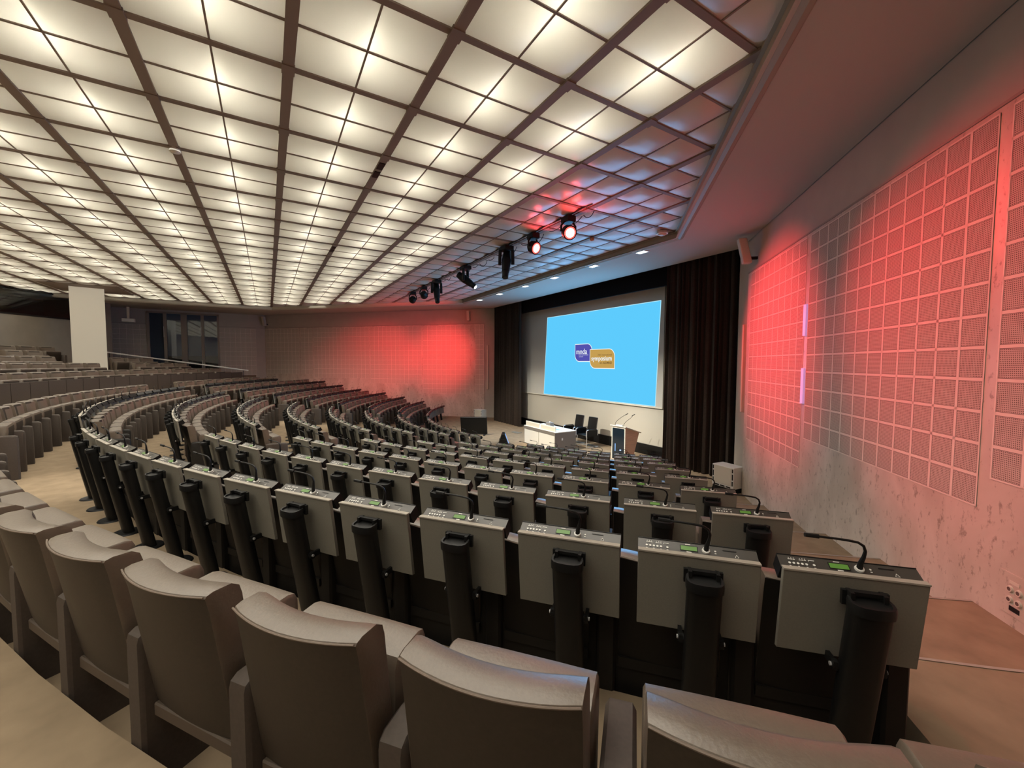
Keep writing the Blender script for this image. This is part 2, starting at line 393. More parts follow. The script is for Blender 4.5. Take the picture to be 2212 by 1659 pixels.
pane_dk = [pane_mb(*q, n=5, k='pane_unlit') for q in quads]; dark_meshes = [p.mesh('pane', smooth=True, fix=False) for p in pane_dk]
div = MB().box(-H+.03, H-.03, -.0085, .0085, -.014, .02, 'grid').box(-.012, .012, -H+.045, H-.045, -.016, .02, 'grid')
div_me = div.mesh('cross_bar')
tube_me = MB().cyl((-.40, 0, .27), (.40, 0, .27), .025, .025, 'tube', 8).mesh('lamp_tube')
dk = MB(); [dk.join(p) for p in pane_dk]; dk.join(div); lo_dark = dk.mesh('ceiling_panel', smooth=True, fix=False)
lo = MB(); [lo.join(p) for p in pane_lo]; lo.join(div)
lo.join(MB().cyl((-.40, 0, .27), (.40, 0, .27), .025, .025, 'tube', 6)); lo_lit = lo.mesh('ceiling_light', smooth=True, fix=False)
def mkobj(name, me, parent=None):
    o = bpy.data.objects.new(name, me); COL.objects.link(o); o.parent = parent; return o
rest = MB(); litrows = {}
for a, b, full in cells:
    x, y = GX-GS*(b+.5), GY+GS*(a+.5)
    if a < 3: litrows.setdefault(a, []).append(b)
for a, b, full in cells:
    x, y = GX-GS*(b+.5), GY+GS*(a+.5); lit = a < 3
    near_col = abs(x-COLUMN[0]) < 1.5 and abs(y-COLUMN[1]) < 1.5
    if near_col and lit: lit = False
    corners = [(x+i*H, y+j*H, ZG) for i in (-1, 1) for j in (-1, 1)]
    vis = any(in_frame(c, 0) for c in corners)
    X = Matrix.Translation((x, y, ZG))
    if full == 2:              # cells cut by the slanting edge: an unlit triangle of two panes
        m = MB(); keep = []
        for q, pl in zip(quads, pane_dk):
            cxq, cyq = (q[0]+q[1])/2, (q[2]+q[3])/2
            if inside(x+cxq, y+cyq): m.join(pl)
        if not m.v: continue
        m.join(div)
        o = m.build('ceiling_panel', loc=(x, y, ZG), smooth=True, fix=False)
        side = 'right-hand' if x > -12 else 'left-hand'
        tag(o, 'unlit ceiling panel cut by the %s slanting edge, %s row back from the stage' % (side, ORD[6-a] if a < 6 else 'front'), 'ceiling panel', 'cut panels along the slanting ceiling edges')
        continue
    if not vis:
        if lit: rest.join(lo, X)
        continue
    q = px((x, y, ZG)); size = FOC*GS/q[2]*ZG/max(3, hypot(x, y)) if q else 400
    if lit:
        lab = 'lit four-pane ceiling light, %s row behind the unlit strip, %s bay from right' % (ORD[3-a], ORD[b+7])
        nm, cat, grp = 'ceiling_light', 'ceiling light', 'lit panels of the luminous ceiling'
    elif near_col and a < 3:
        lab = 'dark four-pane ceiling panel by the white column head, %s row back, %s bay' % (ORD[3-a], ORD[b+7]); nm, cat, grp = 'ceiling_panel', 'ceiling panel', 'dark panels by the column'
    else:
        lab = 'unlit four-pane ceiling panel, %s row from the stage, %s bay from right' % (ORD[6-a], ORD[b+3]); nm, cat, grp = 'ceiling_panel', 'ceiling panel', 'unlit panels in front of the stage'
    if size > 75:
        t = thing(nm, lab, cat, (x, y, ZG), 0, grp)
        for p in (pane_meshes if lit else dark_meshes): mkobj('pane', p, t)
        mkobj('cross_bar', div_me, t)
        if lit: mkobj('lamp_tube', tube_me, t)
    else:
        o = mkobj(nm, lo_lit if lit else lo_dark); o.location = (x, y, ZG); tag(o, lab, cat, grp)
if rest.v:
    o = rest.build('ceiling_light', smooth=True, fix=False); tag(o, 'lit ceiling lights of the luminous ceiling beyond the edges of view', 'ceiling light', 'lit panels of the luminous ceiling', 'stuff')
# ------------------------------------------------------------------ auditorium seat
def bow(x, hw=.25): return -.045*(1-(x/hw)**2)
def backrest_mb(nu=10):
    m = MB(); prof = [(.1,.39),(.093,.42),(.012,.94),(.0,.992),(.006,1.0),(.03,1.006),(.095,1.004),(.125,.985),(.135,.95),(.165,.70),(.19,.45),(.185,.40)]
    R = []
    for i in range(nu+1):
        x = -.25+.5*i/nu; e = 1 if 0 < i < nu else .94
        ce = (.09, .7)
        R.append([(x, (y-ce[0])*e+ce[0]+bow(x)*(1 if z > .9 else (.85 if z > .6 else .35)), (z-ce[1])*(1 if e == 1 else .988)+ce[1]) for y, z in prof])
    R.insert(0, [(-.25, ((p[1]+.0)), p[2]) for p in R[0]]); R[0] = [(-.252, y*.86+.012, (z-.7)*.97+.7) for _, y, z in R[1]]
    R.append([(.252, y*.86+.012, (z-.7)*.97+.7) for _, y, z in R[-1]])
    return m.rings(R, 'leather')
def paint(m, k_rear=None, k_under=None):     # give the rear (or the underside of a folded seat) a darker colour
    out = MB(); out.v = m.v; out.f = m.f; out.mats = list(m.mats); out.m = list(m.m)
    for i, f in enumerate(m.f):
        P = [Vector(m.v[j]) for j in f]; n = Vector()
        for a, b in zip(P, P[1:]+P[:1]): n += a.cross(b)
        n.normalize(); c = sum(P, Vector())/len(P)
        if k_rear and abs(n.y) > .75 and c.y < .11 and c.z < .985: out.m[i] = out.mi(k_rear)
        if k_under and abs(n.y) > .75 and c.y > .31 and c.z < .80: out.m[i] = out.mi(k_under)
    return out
def piping_mb():
    return MB().tube([(x/20*.248, bow(x/20*.248)+.001, .996) for x in range(-20, 21)],   .0032, 'seam', 6)
def cushion_mb():
    m = MB(); P = [(.205,.40),(.185,.46),(.19,.78),(.205,.815),(.235,.825),(.325,.83),(.355,.82),(.368,.79),(.37,.72),(.33,.44),(.30,.40)]
    R = [[(x, (y-.28)*e+.28, (z-.6)*e2+.6) for y, z in P] for x, e, e2 in ((-.252,.86,.97),(-.245,1,1),(-.1,1.02,1.004),(.1,1.02,1.004),(.245,1,1),(.252,.86,.97))]
    return m.rings(R, 'leather')
def slab_mb(x=-.317):
    P = [(.05,0),(.05,.65),(.056,.675),(.08,.69),(.15,.692),(.43,.675),(.46,.66),(.468,.62),(.468,0)]
    return MB().rings([[(x+dx, (y-.26)*e+.26, z if z < .1 else (z-.3)*e2+.3) for y, z in P] for dx, e, e2 in ((-.05,.93,.965),(-.037,1,1),(.037,1,1),(.05,.93,.965))], 'slab')
def rail_mb(): return MB().box(-.25, .25, .083, .115, .335, .392, 'rail_wood')
def clip_mb(x=-.262): return MB().box(x-.006, x+.006, .1, .125, .60, .68, 'black')
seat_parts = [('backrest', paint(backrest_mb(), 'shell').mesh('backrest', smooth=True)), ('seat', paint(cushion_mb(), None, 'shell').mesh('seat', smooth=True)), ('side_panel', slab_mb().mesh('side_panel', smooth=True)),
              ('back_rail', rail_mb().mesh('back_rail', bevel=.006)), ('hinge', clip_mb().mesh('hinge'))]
pip_me = piping_mb().mesh('piping', smooth=True)
end_me = slab_mb(.317).mesh('side_panel', smooth=True)
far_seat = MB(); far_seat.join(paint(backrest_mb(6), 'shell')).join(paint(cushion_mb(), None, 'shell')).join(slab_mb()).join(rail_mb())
far_me = far_seat.mesh('auditorium_seat', smooth=True)
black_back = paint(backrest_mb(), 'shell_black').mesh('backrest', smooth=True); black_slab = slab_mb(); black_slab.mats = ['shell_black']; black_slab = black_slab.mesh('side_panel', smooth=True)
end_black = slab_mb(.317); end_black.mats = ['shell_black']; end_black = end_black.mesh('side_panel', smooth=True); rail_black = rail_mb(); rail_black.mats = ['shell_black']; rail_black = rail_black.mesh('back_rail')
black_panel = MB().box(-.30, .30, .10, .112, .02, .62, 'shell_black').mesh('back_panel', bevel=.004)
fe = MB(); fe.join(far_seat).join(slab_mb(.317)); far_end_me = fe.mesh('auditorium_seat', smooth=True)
PITCH = .634
seats = []       # (row text, index from right, angle, R, z, end flag, xscale, block)
R0S = RD+1.10
TH = {1: 43.056, 2: 42.895, 3: 42.667, 4: 42.454, 5: 42.232, 6: 41.874, 7: 41.6, 8: 41.2}
blocks = {}
desks = []
for k in range(1, 9):
    Rs = R0S-DR*(k-1); Rd = RD-DR*(k-1)
    p_s = degrees(PITCH/Rd); p1 = 1.82 if k == 1 else p_s
    n = int((TH[k]+.8-18.0)/p1)+(1 if k == 1 else 0); L = [TH[k]+degrees(.262/Rd)-j*p1 for j in range(n)]
    L = [a for a in L if a > 18.9+p1*.45]
    blocks[(k, 'right')] = L
    nm_ = int(28.8/p_s*(1.0 if k > 1 else .985)); L = [(nm_-1)/2*p_s-j*p_s for j in range(nm_)]
    blocks[(k, 'middle')] = L
    a_end = -36 if k == 1 else -44.2; L = []; a = -18.9-p_s*.5
    while a-p_s*.5 > a_end-.2: L.append(a); a -= p_s
    blocks[(k, 'left')] = L
    for bl in ('right', 'middle', 'left'):
        A = blocks[(k, bl)]
        for i, a in enumerate(A):
            seats.append((k, bl, i, a, Rs, floor_of(k), i == 0, 1.0))
            if not (k == 1 and bl == 'left') : desks.append((k, bl, i, a, Rd, floor_of(k)))
            elif a > -36: desks.append((k, bl, i, a, Rd, floor_of(k)))
ends = [-37.4, -32.6, -30.5, -24.5, -24.5]
for i in range(5):
    R = UP_R[i]+.45; p_s = degrees(.80/R); a = ends[i]+p_s*.5; L = []
    while a < 12: L.append(a); a += p_s
    L = L[::-1]
    for j, a in enumerate(L): seats.append((-(i+1), 'upper', j, a, R, UP_Z[i]-.82, j == 0, 1.26))
ROWN = {1: 'nearest row', 2: 'second row', 3: 'third row', 4: 'fourth row', 5: 'fifth row', 6: 'sixth row', 7: 'seventh row', 8: 'row nearest the stage'}
UPN = ['lowest', 'second lowest', 'middle', 'second highest', 'highest']
def seat_vis(s):
    k, bl, i, a, R, z, e, xs = s
    return in_frame(arc(a, R-.1, z+.95), 10) or in_frame(arc(a, R-.3, z+.6), 0) or (k == 1 and bl == 'right' and in_frame(arc(a, R-.2, z+.8), 160))
def clear(a, R, m=.45):
    p = arc(a, R, 0); q = arc(a, R-.45, 0)
    return all(v.y-v.x < 30.05 for v in (p, q)) and p.x > -26.85 and in_room(p.x, p.y, .15) and hypot(p.x+23.3, p.y+6.3) > 1.2
vis = [s for s in seats if seat_vis(s) and clear(s[3], s[4])]
def ssize(s):
    q = px(arc(s[3], s[4], s[5]+.8)); return FOC*.5/max(.5, q[2]) if q else 900
vis.sort(key=lambda s: -ssize(s))
proto = None
def seat_label(k, bl, i):
    if bl == 'upper': return 'taupe tip-up seat on the %s raised rear row, %s from the left' % (UPN[-k-1], ORD[min(i+1, 25)])
    return 'taupe tip-up seat, %s from the right in the %s%s' % (ORD[i+1], ROWN[k], {'right': '', 'middle': ', middle block', 'left': ', far block'}[bl])
stuff = MB(); late = []; blackened = []
for idx, s in enumerate(vis):
    k, bl, i, a, R, z, e, xs = s; loc = arc(a, R, z); rz = radians(a)
    if idx >= 300:
        stuff.join(fe if e else far_seat, Matrix.Translation(loc) @ Matrix.Rotation(rz, 4, 'Z') @ Matrix.Scale(xs, 4, (1, 0, 0))); continue
    grp = 'tip-up seats of the %s' % ({'right': 'near', 'middle': 'middle', 'left': 'far', 'upper': 'raised rear'}[bl]) + ' block'
    if ssize(s) > 55:
        if proto is None:
            t = thing('auditorium_seat', '', 'seat', loc, rz)
            for nm, me in seat_parts:
                o = mkobj(nm, me, t)
                if nm == 'backrest': mkobj('piping', pip_me, o)
            proto = t
        else: t = copy_tree(proto, loc, rz)
        if e: late.append(t)
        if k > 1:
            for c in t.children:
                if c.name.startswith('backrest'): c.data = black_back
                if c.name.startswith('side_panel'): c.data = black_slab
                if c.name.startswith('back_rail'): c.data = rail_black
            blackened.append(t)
    else:
        t = mkobj('auditorium_seat', far_end_me if e else far_me); t.location = loc; t.rotation_euler.z = rz
    t.scale.x = xs
    tag(t, seat_label(k, bl, i), 'seat', grp)
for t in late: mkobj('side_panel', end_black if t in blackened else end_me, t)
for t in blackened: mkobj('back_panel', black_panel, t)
if stuff.v:
    o = stuff.build('auditorium_seat', smooth=True); tag(o, 'smallest farthest taupe tip-up seats in the rows at the back left', 'seat', 'tip-up seats of the far blocks', 'stuff')
# low panelled parapet in front of the raised rear rows
w = MB(); a = -37.6; i = 0
while a < 8:
    a2 = a+degrees(.80/21.85)
    for r0, r1, k in ((21.69, 21.74, 'slab'),):
        g = .02
        A1, A2 = a+degrees(.012/21.8), a2-degrees(.012/21.8)
        w.add([arc(q, r, zz) for q in (A1, A2) for r in (r0, r1) for zz in (-1.6, -.56)], [(0,1,3,2),(4,6,7,5),(0,4,5,1),(2,3,7,6),(0,2,6,4),(1,5,7,3)], k)
    w.add([arc(q, r, zz) for q in (a, a2) for r in (21.72, 21.75) for zz in (-1.6, -.57)], [(0,1,3,2),(4,6,7,5),(0,4,5,1),(2,3,7,6),(0,2,6,4),(1,5,7,3)], 'black')
    a = a2
o = w.build('parapet', fix=True); tag(o, 'low curved brown parapet of upright panels before the raised rear seats', 'parapet')
# ------------------------------------------------------------------ conference desk units
CT = Vector((0, .06, .032)).normalized(); CN = Vector((0, -.032, .06)).normalized(); C0 = Vector((0, .030, .895))
def cpt(x, s, h=.0015): p = C0+CT*s+CN*h; return (x, p.y, p.z)
CT_L = .07
def console_mb():
    m = MB(); T = .078
    vs = [cpt(x, s, h) for x in (-.2625, .2625) for s in (0, CT_L) for h in (-T, 0)]
    m.add(vs, [(0,1,3,2),(4,6,7,5),(0,4,5,1),(2,3,7,6),(0,2,6,4)], 'black'); m.add(vs, [(1,5,7,3)], 'console')
    for s0, s1 in ((0, .003), (CT_L-.003, CT_L)): m.add([cpt(x, s, h) for x in (-.2625, .2625) for s in (s0, s1) for h in (0, .003)], [(0,1,3,2),(4,6,7,5),(0,4,5,1),(2,3,7,6),(0,2,6,4),(1,5,7,3)], 'black')
    return m
def flat(m, x0, x1, s0, s1, k, h=.002): return m.add([cpt(x0, s0, h), cpt(x1, s0, h), cpt(x1, s1, h), cpt(x0, s1, h)], [(0,1,2,3)], k)
def disc(m, x, s, r, k, h=.003, n=10):
    c = Vector(cpt(x, s, h)); return m.add([tuple(c+Vector((1,0,0))*r*cos(2*pi*i/n)+CT*r*sin(2*pi*i/n)) for i in range(n)], [tuple(range(n))], k)
def keypad_mb():
    m = MB()
    for i in range(5): disc(m, -.222+.0165*i, .026, .0055, 'white'); flat(m, -.226+.0165*i, -.219+.0165*i, .010, .013, 'console' if i % 2 else 'white')
    disc(m, -.127, .026, .0055, 'white'); flat(m, -.131, -.123, .010, .013, 'white')
    for x0, n in ((-.224, 3), (-.18, 3)):
        for i in range(n): flat(m, x0+.010*i, x0+.010*i+.008, .044, .048, 'white'); flat(m, x0+.003+.010*i, x0+.010*i+.006, .051, .055, 'white')
    flat(m, -.142, -.120, .047, .0505, 'white'); flat(m, -.144, -.142, .042, .0505, 'white')
    flat(m, -.045, -.022, .055, .059, 'white'); flat(m, -.042, -.020, .012, .017, 'white')
    disc(m, .085, .036, .0045, 'white'); flat(m, .081, .089, .022, .026, 'white')
    return m
def slot_mb():
    m = MB(); flat(m, .118, .176, .046, .050, 'black')
    for p, q in (((.166,.014),(.182,.014)),((.182,.014),(.174,.029)),((.174,.029),(.166,.014))):
        m.tube([cpt(*p, .003), cpt(*q, .003)], .0011, 'white', 4)
    return m
def lcd_mb():
    m = MB(); return flat(m, -.069, .010, .019, .051, 'black', .0015) and flat(m, -.066, .006, .023, .047, 'lcd', .003)
def mic_mb(n=6, full=True):
    m = MB(); b = cpt(.045, .034, 0); by, bz = b[1], b[2]
    pts = [(.045, by, bz), (.048, by-.002, bz+.03), (.056, by-.006, bz+.058), (.060, by-.008, bz+.085), (.052, by-.01, bz+.108), (.03, by-.012, bz+.122), (-.01, by-.014, bz+.128), (-.06, by-.015, bz+.131), (-.125, by-.016, bz+.133)]
    m.tube(pts, .006, 'black', n, radii=[.013,.010,.008,.0065,.006,.0055,.0055,.005,.005])
    return m
def mic_head_mb(n=8):
    b = cpt(.045, .034, 0); by, bz = b[1]-.016, b[2]+.133
    return MB().cyl((-.118, by, bz), (-.172, by-.002, bz+.003), .0095, .0095, 'black', n)
def mic_ring_mb(n=12):
    c = Vector(cpt(.045, .034, .0)); return MB().cyl(tuple(c), tuple(c+CN*.008), .0185, .017, 'white', n)
def panel_mb():
    m = MB(); q = lambda x, t, d: (x, .05*t + d*.99, .90-.39*t - d*.125)
    vs = [q(x, t, d) for x in (-.2625, .2625) for t in (0, 1) for d in (0, .024)]
    m.add(vs, [(0,1,3,2),(4,6,7,5),(0,4,5,1),(2,3,7,6),(0,2,6,4),(1,5,7,3)], 'panel')
    return m
def edge_mb(): return MB().box(-.2625, .2625, -.004, .028, .899, .906, 'panel_edge')
def post_mb(n=16):
    m = MB(); R = []
    for t in (0, .5, 1):
        c = (.02, .06-.145*t, .82*t); r = []
        for i in range(n):
            th = 2*pi*i/n; ux = abs(cos(th))**.7*math.copysign(1, cos(th)); uy = abs(sin(th))**.7*math.copysign(1, sin(th))
            y = .046*uy; r.append((c[0]+.074*ux, c[1]+y, c[2]+(.012+.14*y if t == 1 else (-.0 if t == 0 else 0))))
        R.append(r)
    return m.rings(R, 'black')
def cap_mb():
    m = MB(); n = 16; R = []
    for sc, dz in ((1.06, -.03), (1.08, .0), (1.04, .012), (.9, .012), (.86, .002)):
        r = []
        for i in range(n):
            th = 2*pi*i/n; ux = abs(cos(th))**.7*math.copysign(1, cos(th)); uy = abs(sin(th))**.7*math.copysign(1, sin(th)); y = .046*uy*sc
            r.append((.02+.074*ux*sc, -.085+y, .832+dz+.14*y))
        R.append(r)
    m.rings(R, 'black')
    m.box(-.062, .102, -.045, -.028, .80, .862, 'black'); m.box(-.035, .075, -.062, -.045, .852, .866, 'black'); m.box(-.045, -.03, -.075, -.03, .835, .866, 'black'); m.box(.07, .085, -.075, -.03, .835, .866, 'black')
    return m
def foot_mb(): return MB().cyl((.02, .05, 0), (.02, .05, .014), .125, .115, 'black', 20)
def hinge_mb(s):
    m = MB(); x = .02+s*.085
    m.cyl((x-.012, -.01, .515), (x+.012, -.01, .515), .022, .022, 'black', 10); m.box(x-.008, x+.008, -.03, .06, .50, .535, 'black'); m.cyl((x+s*.011, -.014, .517), (x+s*.018, -.014, .517), .009, .009, 'chrome', 8)
    return m
dparts = [('post', post_mb().mesh('post', smooth=True), [('post_cap', cap_mb().mesh('post_cap', smooth=True)), ('foot', foot_mb().mesh('foot', smooth=True))]),
          ('panel', panel_mb().mesh('panel', bevel=.002), [('panel_edge', edge_mb().mesh('panel_edge'))]),
          ('hinge', hinge_mb(-1).mesh('hinge', smooth=True), []), ('hinge', hinge_mb(1).mesh('hinge', smooth=True), []),
          ('console', console_mb().mesh('console'), [('display', lcd_mb().mesh('display')), ('keypad', keypad_mb().mesh('keypad', fix=False)), ('card_slot', slot_mb().mesh('card_slot', fix=False))]),
          ('microphone', mic_mb(8).mesh('microphone', smooth=True), [('microphone_head', mic_head_mb().mesh('microphone_head', smooth=True)), ('base_ring', mic_ring_mb().mesh('base_ring', smooth=True))])]
fd = MB()
for p in (post_mb(10), cap_mb(), foot_mb(), panel_mb(), edge_mb(), hinge_mb(-1), hinge_mb(1), console_mb(), lcd_mb(), keypad_mb(), mic_mb(5), mic_head_mb(6), mic_ring_mb(8)): fd.join(p)
fd_me = fd.mesh('conference_desk', smooth=True)
dproto = None
def dsize(d):
    q = px(arc(d[3], d[4], d[5]+.8)); return FOC*.525/max(.5, q[2]) if q else 0
DROW = {1: 'nearest row', 2: 'second row', 3: 'third row', 4: 'fourth row', 5: 'fifth row', 6: 'sixth row', 7: 'seventh row', 8: 'frontmost row'}
for d in sorted([d for d in desks if clear(d[3], d[4]) and in_frame(arc(d[3], d[4], d[5]+.8), 30)], key=lambda d: -dsize(d)):
    k, bl, i, a, R, z = d; loc = arc(a, R, z); rz = radians(a)
    if dsize(d) > 42:
        if dproto is None:
            t = thing('conference_desk', '', 'desk', loc, rz)
            for nm, me, sub in dparts:
                o = mkobj(nm, me, t)
                for n2, m2 in sub: mkobj(n2, m2, o)
            dproto = t
        else: t = copy_tree(dproto, loc, rz)
    else:
        t = mkobj('conference_desk', fd_me); t.location = loc; t.rotation_euler.z = rz
    tag(t, 'grey desk panel with console and microphone, %s from right in %s%s' % (ORD[i+1], DROW[k], {'right': '', 'middle': ', middle block', 'left': ', far block'}[bl]), 'desk', 'folding conference desks of the %s block' % {'right': 'near', 'middle': 'middle', 'left': 'far'}[bl])
# ------------------------------------------------------------------ perforated wall panels
TILE = .2683
def acoustic(fn, s0, s1, z0, z1, label, fine, rows=None, cols=None, toward=1):
    cols = cols or max(1, round((s1-s0)/TILE)); rows = rows or max(1, round((z1-z0)/TILE))
    tw, th = (s1-s0)/cols, (z1-z0)/rows
    m = MB()
    def bx(a, b, c, d, d0, d1, k): m.add([fn(s, z, q*.08+.001) for q in (d0, d1) for z in (c, d) for s in (a, b)], [(4,6,7,5),(0,4,5,1),(2,3,7,6),(0,2,6,4),(1,5,7,3)], k)
    bx(s0, s1, z0, z1, .0, .022, 'tile_back')
    g = .014 if fine else .013
    for i in range(cols+1): s = s0+tw*i; bx(max(s0, s-g), min(s1, s+g), z0, z1, .02, .05, 'tile_frame')
    for j in range(rows+1): z = z0+th*j; bx(s0, s1, max(z0, z-g), min(z1, z+g), .02, .05, 'tile_frame')
    for i in range(cols):
        for j in range(rows):
            a, b, c, d = s0+tw*i+g+.004, s0+tw*(i+1)-g-.004, z0+th*j+g+.004, z0+th*(j+1)-g-.004
            if fine:
                n = fine; bw = (b-a)/n; bh = (d-c)/n
                for q in range(n+1):
                    t0 = a+bw*q; m.add([fn(s, z, .0040) for z in (c, d) for s in (max(a, t0-bw*.26), min(b, t0+bw*.26))], [(0,1,3,2)], 'tile_bar')
                    t0 = c+bh*q; m.add([fn(s, z, .0042) for z in (max(c, t0-bh*.26), min(d, t0+bh*.26)) for s in (a, b)], [(0,1,3,2)], 'tile_bar')
            else: m.add([fn(s, z, .0040) for z in (c, d) for s in (a, b)], [(0,1,3,2)], 'tile_face')
    o = m.build('acoustic_panel', fix=False); tag(o, label, 'wall panel', 'tiled acoustic panels on the walls'); return o
acoustic(RW, 4.21, 7.42, -1.20, 2.02, 'large red-lit panel of perforated square tiles in the middle of the right wall', 15)
acoustic(RW, 7.54, 10.24, -1.71, 2.02, 'tall bright red tiled wall panel beside the right-hand curtain', 11)
acoustic(RW, .88, 4.10, -.93, 2.02, 'perforated tile wall panel cut off by the right edge of the picture', 15)
acoustic(LW, -7.11, -6.64, -1.66, 2.0, 'narrow tiled wall panel next to the left-hand curtain', 0)
acoustic(LW, -10.13, -7.42, -1.67, 2.0, 'brightest red tiled panel on the far left wall', 0)
acoustic(LW, -13.40, -10.22, -1.17, 2.0, 'tiled wall panel with a red patch, second from the left-hand curtain', 0)
acoustic(LW, -17.15, -13.47, -.90, 2.0, 'widest tiled panel of the far left wall, faintly red at one side', 0)
acoustic(LW, -18.06, -17.24, -.70, 2.0, 'slim grey tiled wall panel between two wider ones on the far wall', 0)
acoustic(LW, -20.55, -18.18, -.70, 2.0, 'grey unlit tiled wall panel nearest the room corner', 0)
XW = lambda s, z, d=0: (XL+d, KL*s, KL*z)
acoustic(XW, -6.93, -5.57, -.35, 2.0, 'small grey tiled wall panel between white column and windows', 0, cols=5, rows=9)
acoustic(XW, -2.37, -.57, -1.0, 1.98, 'grey tiled wall panel right of the tall windows', 0, cols=7, rows=11)
# shadow-gap strips over the panels
w = MB()
for fn, a, b in ((RW, -3.6, 10.46), (LW, -20.7, -6.6), (XW, -2.4, -.1), (XW, -7.0, -5.5)):
    w.add([fn(s, z, d) for d in (.0, .012) for z in (2.06, 2.085) for s in (a, b)], [(4,6,7,5),(0,4,5,1),(2,3,7,6),(0,2,6,4),(1,5,7,3)], 'frame_metal')
struct(w, 'trim_3', fix=False)
# lilac light strips in the gap between two right-wall panels
for z0, z1, lab in ((.45, .95, 'upper short lilac light strip in the joint between right wall panels'), (-.64, -.07, 'lower lilac light strip in the joint between right wall panels')):
    m = MB(); m.add([RW(s, z, d) for d in (.0, .03) for z in (z0, z1) for s in (7.435, 7.525)], [(4,6,7,5),(0,4,5,1),(2,3,7,6),(0,2,6,4),(1,5,7,3)], 'lilac')
    tag(m.build('light_strip', fix=False), lab, 'light strip', 'lilac strips on the right wall')
# socket plate low on the right wall
t = thing('socket_plate', 'flush wall plate with four round sockets low on the stone wall', 'socket', (0, 0, 0))
m = MB(); m.add([RW(s, z, d) for d in (0, .008) for z in (-1.92, -1.60) for s in (3.55, 3.95)], [(4,6,7,5),(0,4,5,1),(2,3,7,6),(0,2,6,4),(1,5,7,3)], 'stone'); m.build('plate', t, fix=False)
for s in (3.86, 3.79):
    for z in (-1.72, -1.80):
        m = MB(); c = Vector(RW(s, z, .008)); n = Vector((-.7071, -.7071, 0)); m.cyl(c, c+n*.012, .026, .022, 'cream', 14); m.cyl(c+n*.012, c+n*.0125, .015, .015, 'tile_back', 12); m.build('socket', t)
for s, z, hh, k in ((3.83, -1.665, .012, 'cream'), (3.82, -1.865, .018, 'black')):
    m = MB(); m.add([RW(q, zz, d) for d in (.008, .012) for zz in (z-hh, z+hh) for q in (s-.04, s+.04)], [(4,6,7,5),(0,4,5,1),(2,3,7,6),(0,2,6,4),(1,5,7,3)], k); m.build('label_plate', t, fix=False)
# ------------------------------------------------------------------ curtains, valance, screen, projected slide
def curtain(x0, x1, y, label, folds, seed):
    rnd = random.Random(seed); n = folds*12; top = []; prof = []
    ph = 0; pts = []
    for i in range(n+1):
        u = i/n; ph += 2*pi*folds/n*(1+.35*sin(u*23+seed))
        pts.append((x0+(x1-x0)*u, y+.075*sin(ph)+.02*sin(2.3*ph)))
    m = MB(); Z = [F_STAGE+.02, -1.5, .8, 3.3]
    vs = []; fs = []
    for zi, z in enumerate(Z):
        for (x, yy) in pts: vs.append((x, y+(yy-y)*(1.15-.18*zi), z))
    c = n+1
    for j in range(3):
        for i in range(n): fs.append((j*c+i, j*c+i+1, (j+1)*c+i+1, (j+1)*c+i))
    b = len(vs); vs += [(x, yy+.015, z) for x, yy, z in vs]; fs += [tuple(b+q for q in f[::-1]) for f in fs]
    m.add(vs, fs, 'velvet'); o = m.build('curtain', smooth=True, fix=False); return tag(o, label, 'curtain', 'stage curtains')
curtain(-8.16, -6.0, 10.3, 'dark brown pleated curtain to the right of the screen', 13, 1)
curtain(-18.97, -16.3, 10.3, 'dark brown pleated curtain to the left of the screen', 14, 4)
m = MB().box(-19.0, -5.95, 10.42, 10.5, 2.36, 3.5, 'valance'); tag(m.build('valance', bevel=.01), 'black valance across the top of the stage opening', 'valance')
t = thing('projection_screen', 'large grey projection screen on the stage wall showing a blue slide', 'screen', (0, 0, 0))
MB().box(-17.3, -8.6, YS-.035, YS+.0, -1.43, 2.5, 'screencloth').build('screen_cloth', t)
MB().box(-17.3, -8.6, YS-.05, YS-.0, -1.46, -1.43, 'cream').build('bottom_bar', t)
sl = MB(); y = YS-.038
c4 = [(-14.89, 2.04), (-8.73, 2.02), (-8.87, -1.41), (-15.13, -1.41)]
sl.quad(*[(x, y, z) for x, z in c4], 'slide')
for i in range(4):
    (xa, za), (xb, zb) = c4[i], c4[(i+1) % 4]; cxm, czm = -11.9, .3
    ia = (xa+(cxm-xa)*.008, za+(czm-za)*.012); ib = (xb+(cxm-xb)*.008, zb+(czm-zb)*.012)
    sl.quad((xa, y-.0005, za), (xb, y-.0005, zb), (ib[0], y-.0005, ib[1]), (ia[0], y-.0005, ia[1]), 'slide_edge')
pi_o = sl.build('projected_slide', t, fix=False)
def leaf(x0, x1, z0, z1, r, k, yy):          # rounded at top right and bottom left
    P = [(x0, z1)]
    for i in range(9): a = pi/2-pi/2*i/8; P.append((x1-r+r*cos(a), z1-r+r*sin(a)))
    P.append((x1, z0))
    for i in range(9): a = -pi/2-pi/2*i/8; P.append((x0+r+r*cos(a), z0+r+r*sin(a)))
    return MB().add([(x, yy, z) for x, z in P], [tuple(range(len(P)))], k)
g = MB(); g.join(leaf(-12.955, -11.925, .055, .775, .27, 'slide_white', y-.001)).join(leaf(-12.93, -11.95, .085, .75, .25, 'purple', y-.002)).join(leaf(-12.055, -10.71, -.21, .545, .30, 'slide_white', y-.003)).join(leaf(-12.03, -10.735, -.18, .52, .28, 'amber', y-.004))
g.build('slide_logo', pi_o, fix=False)
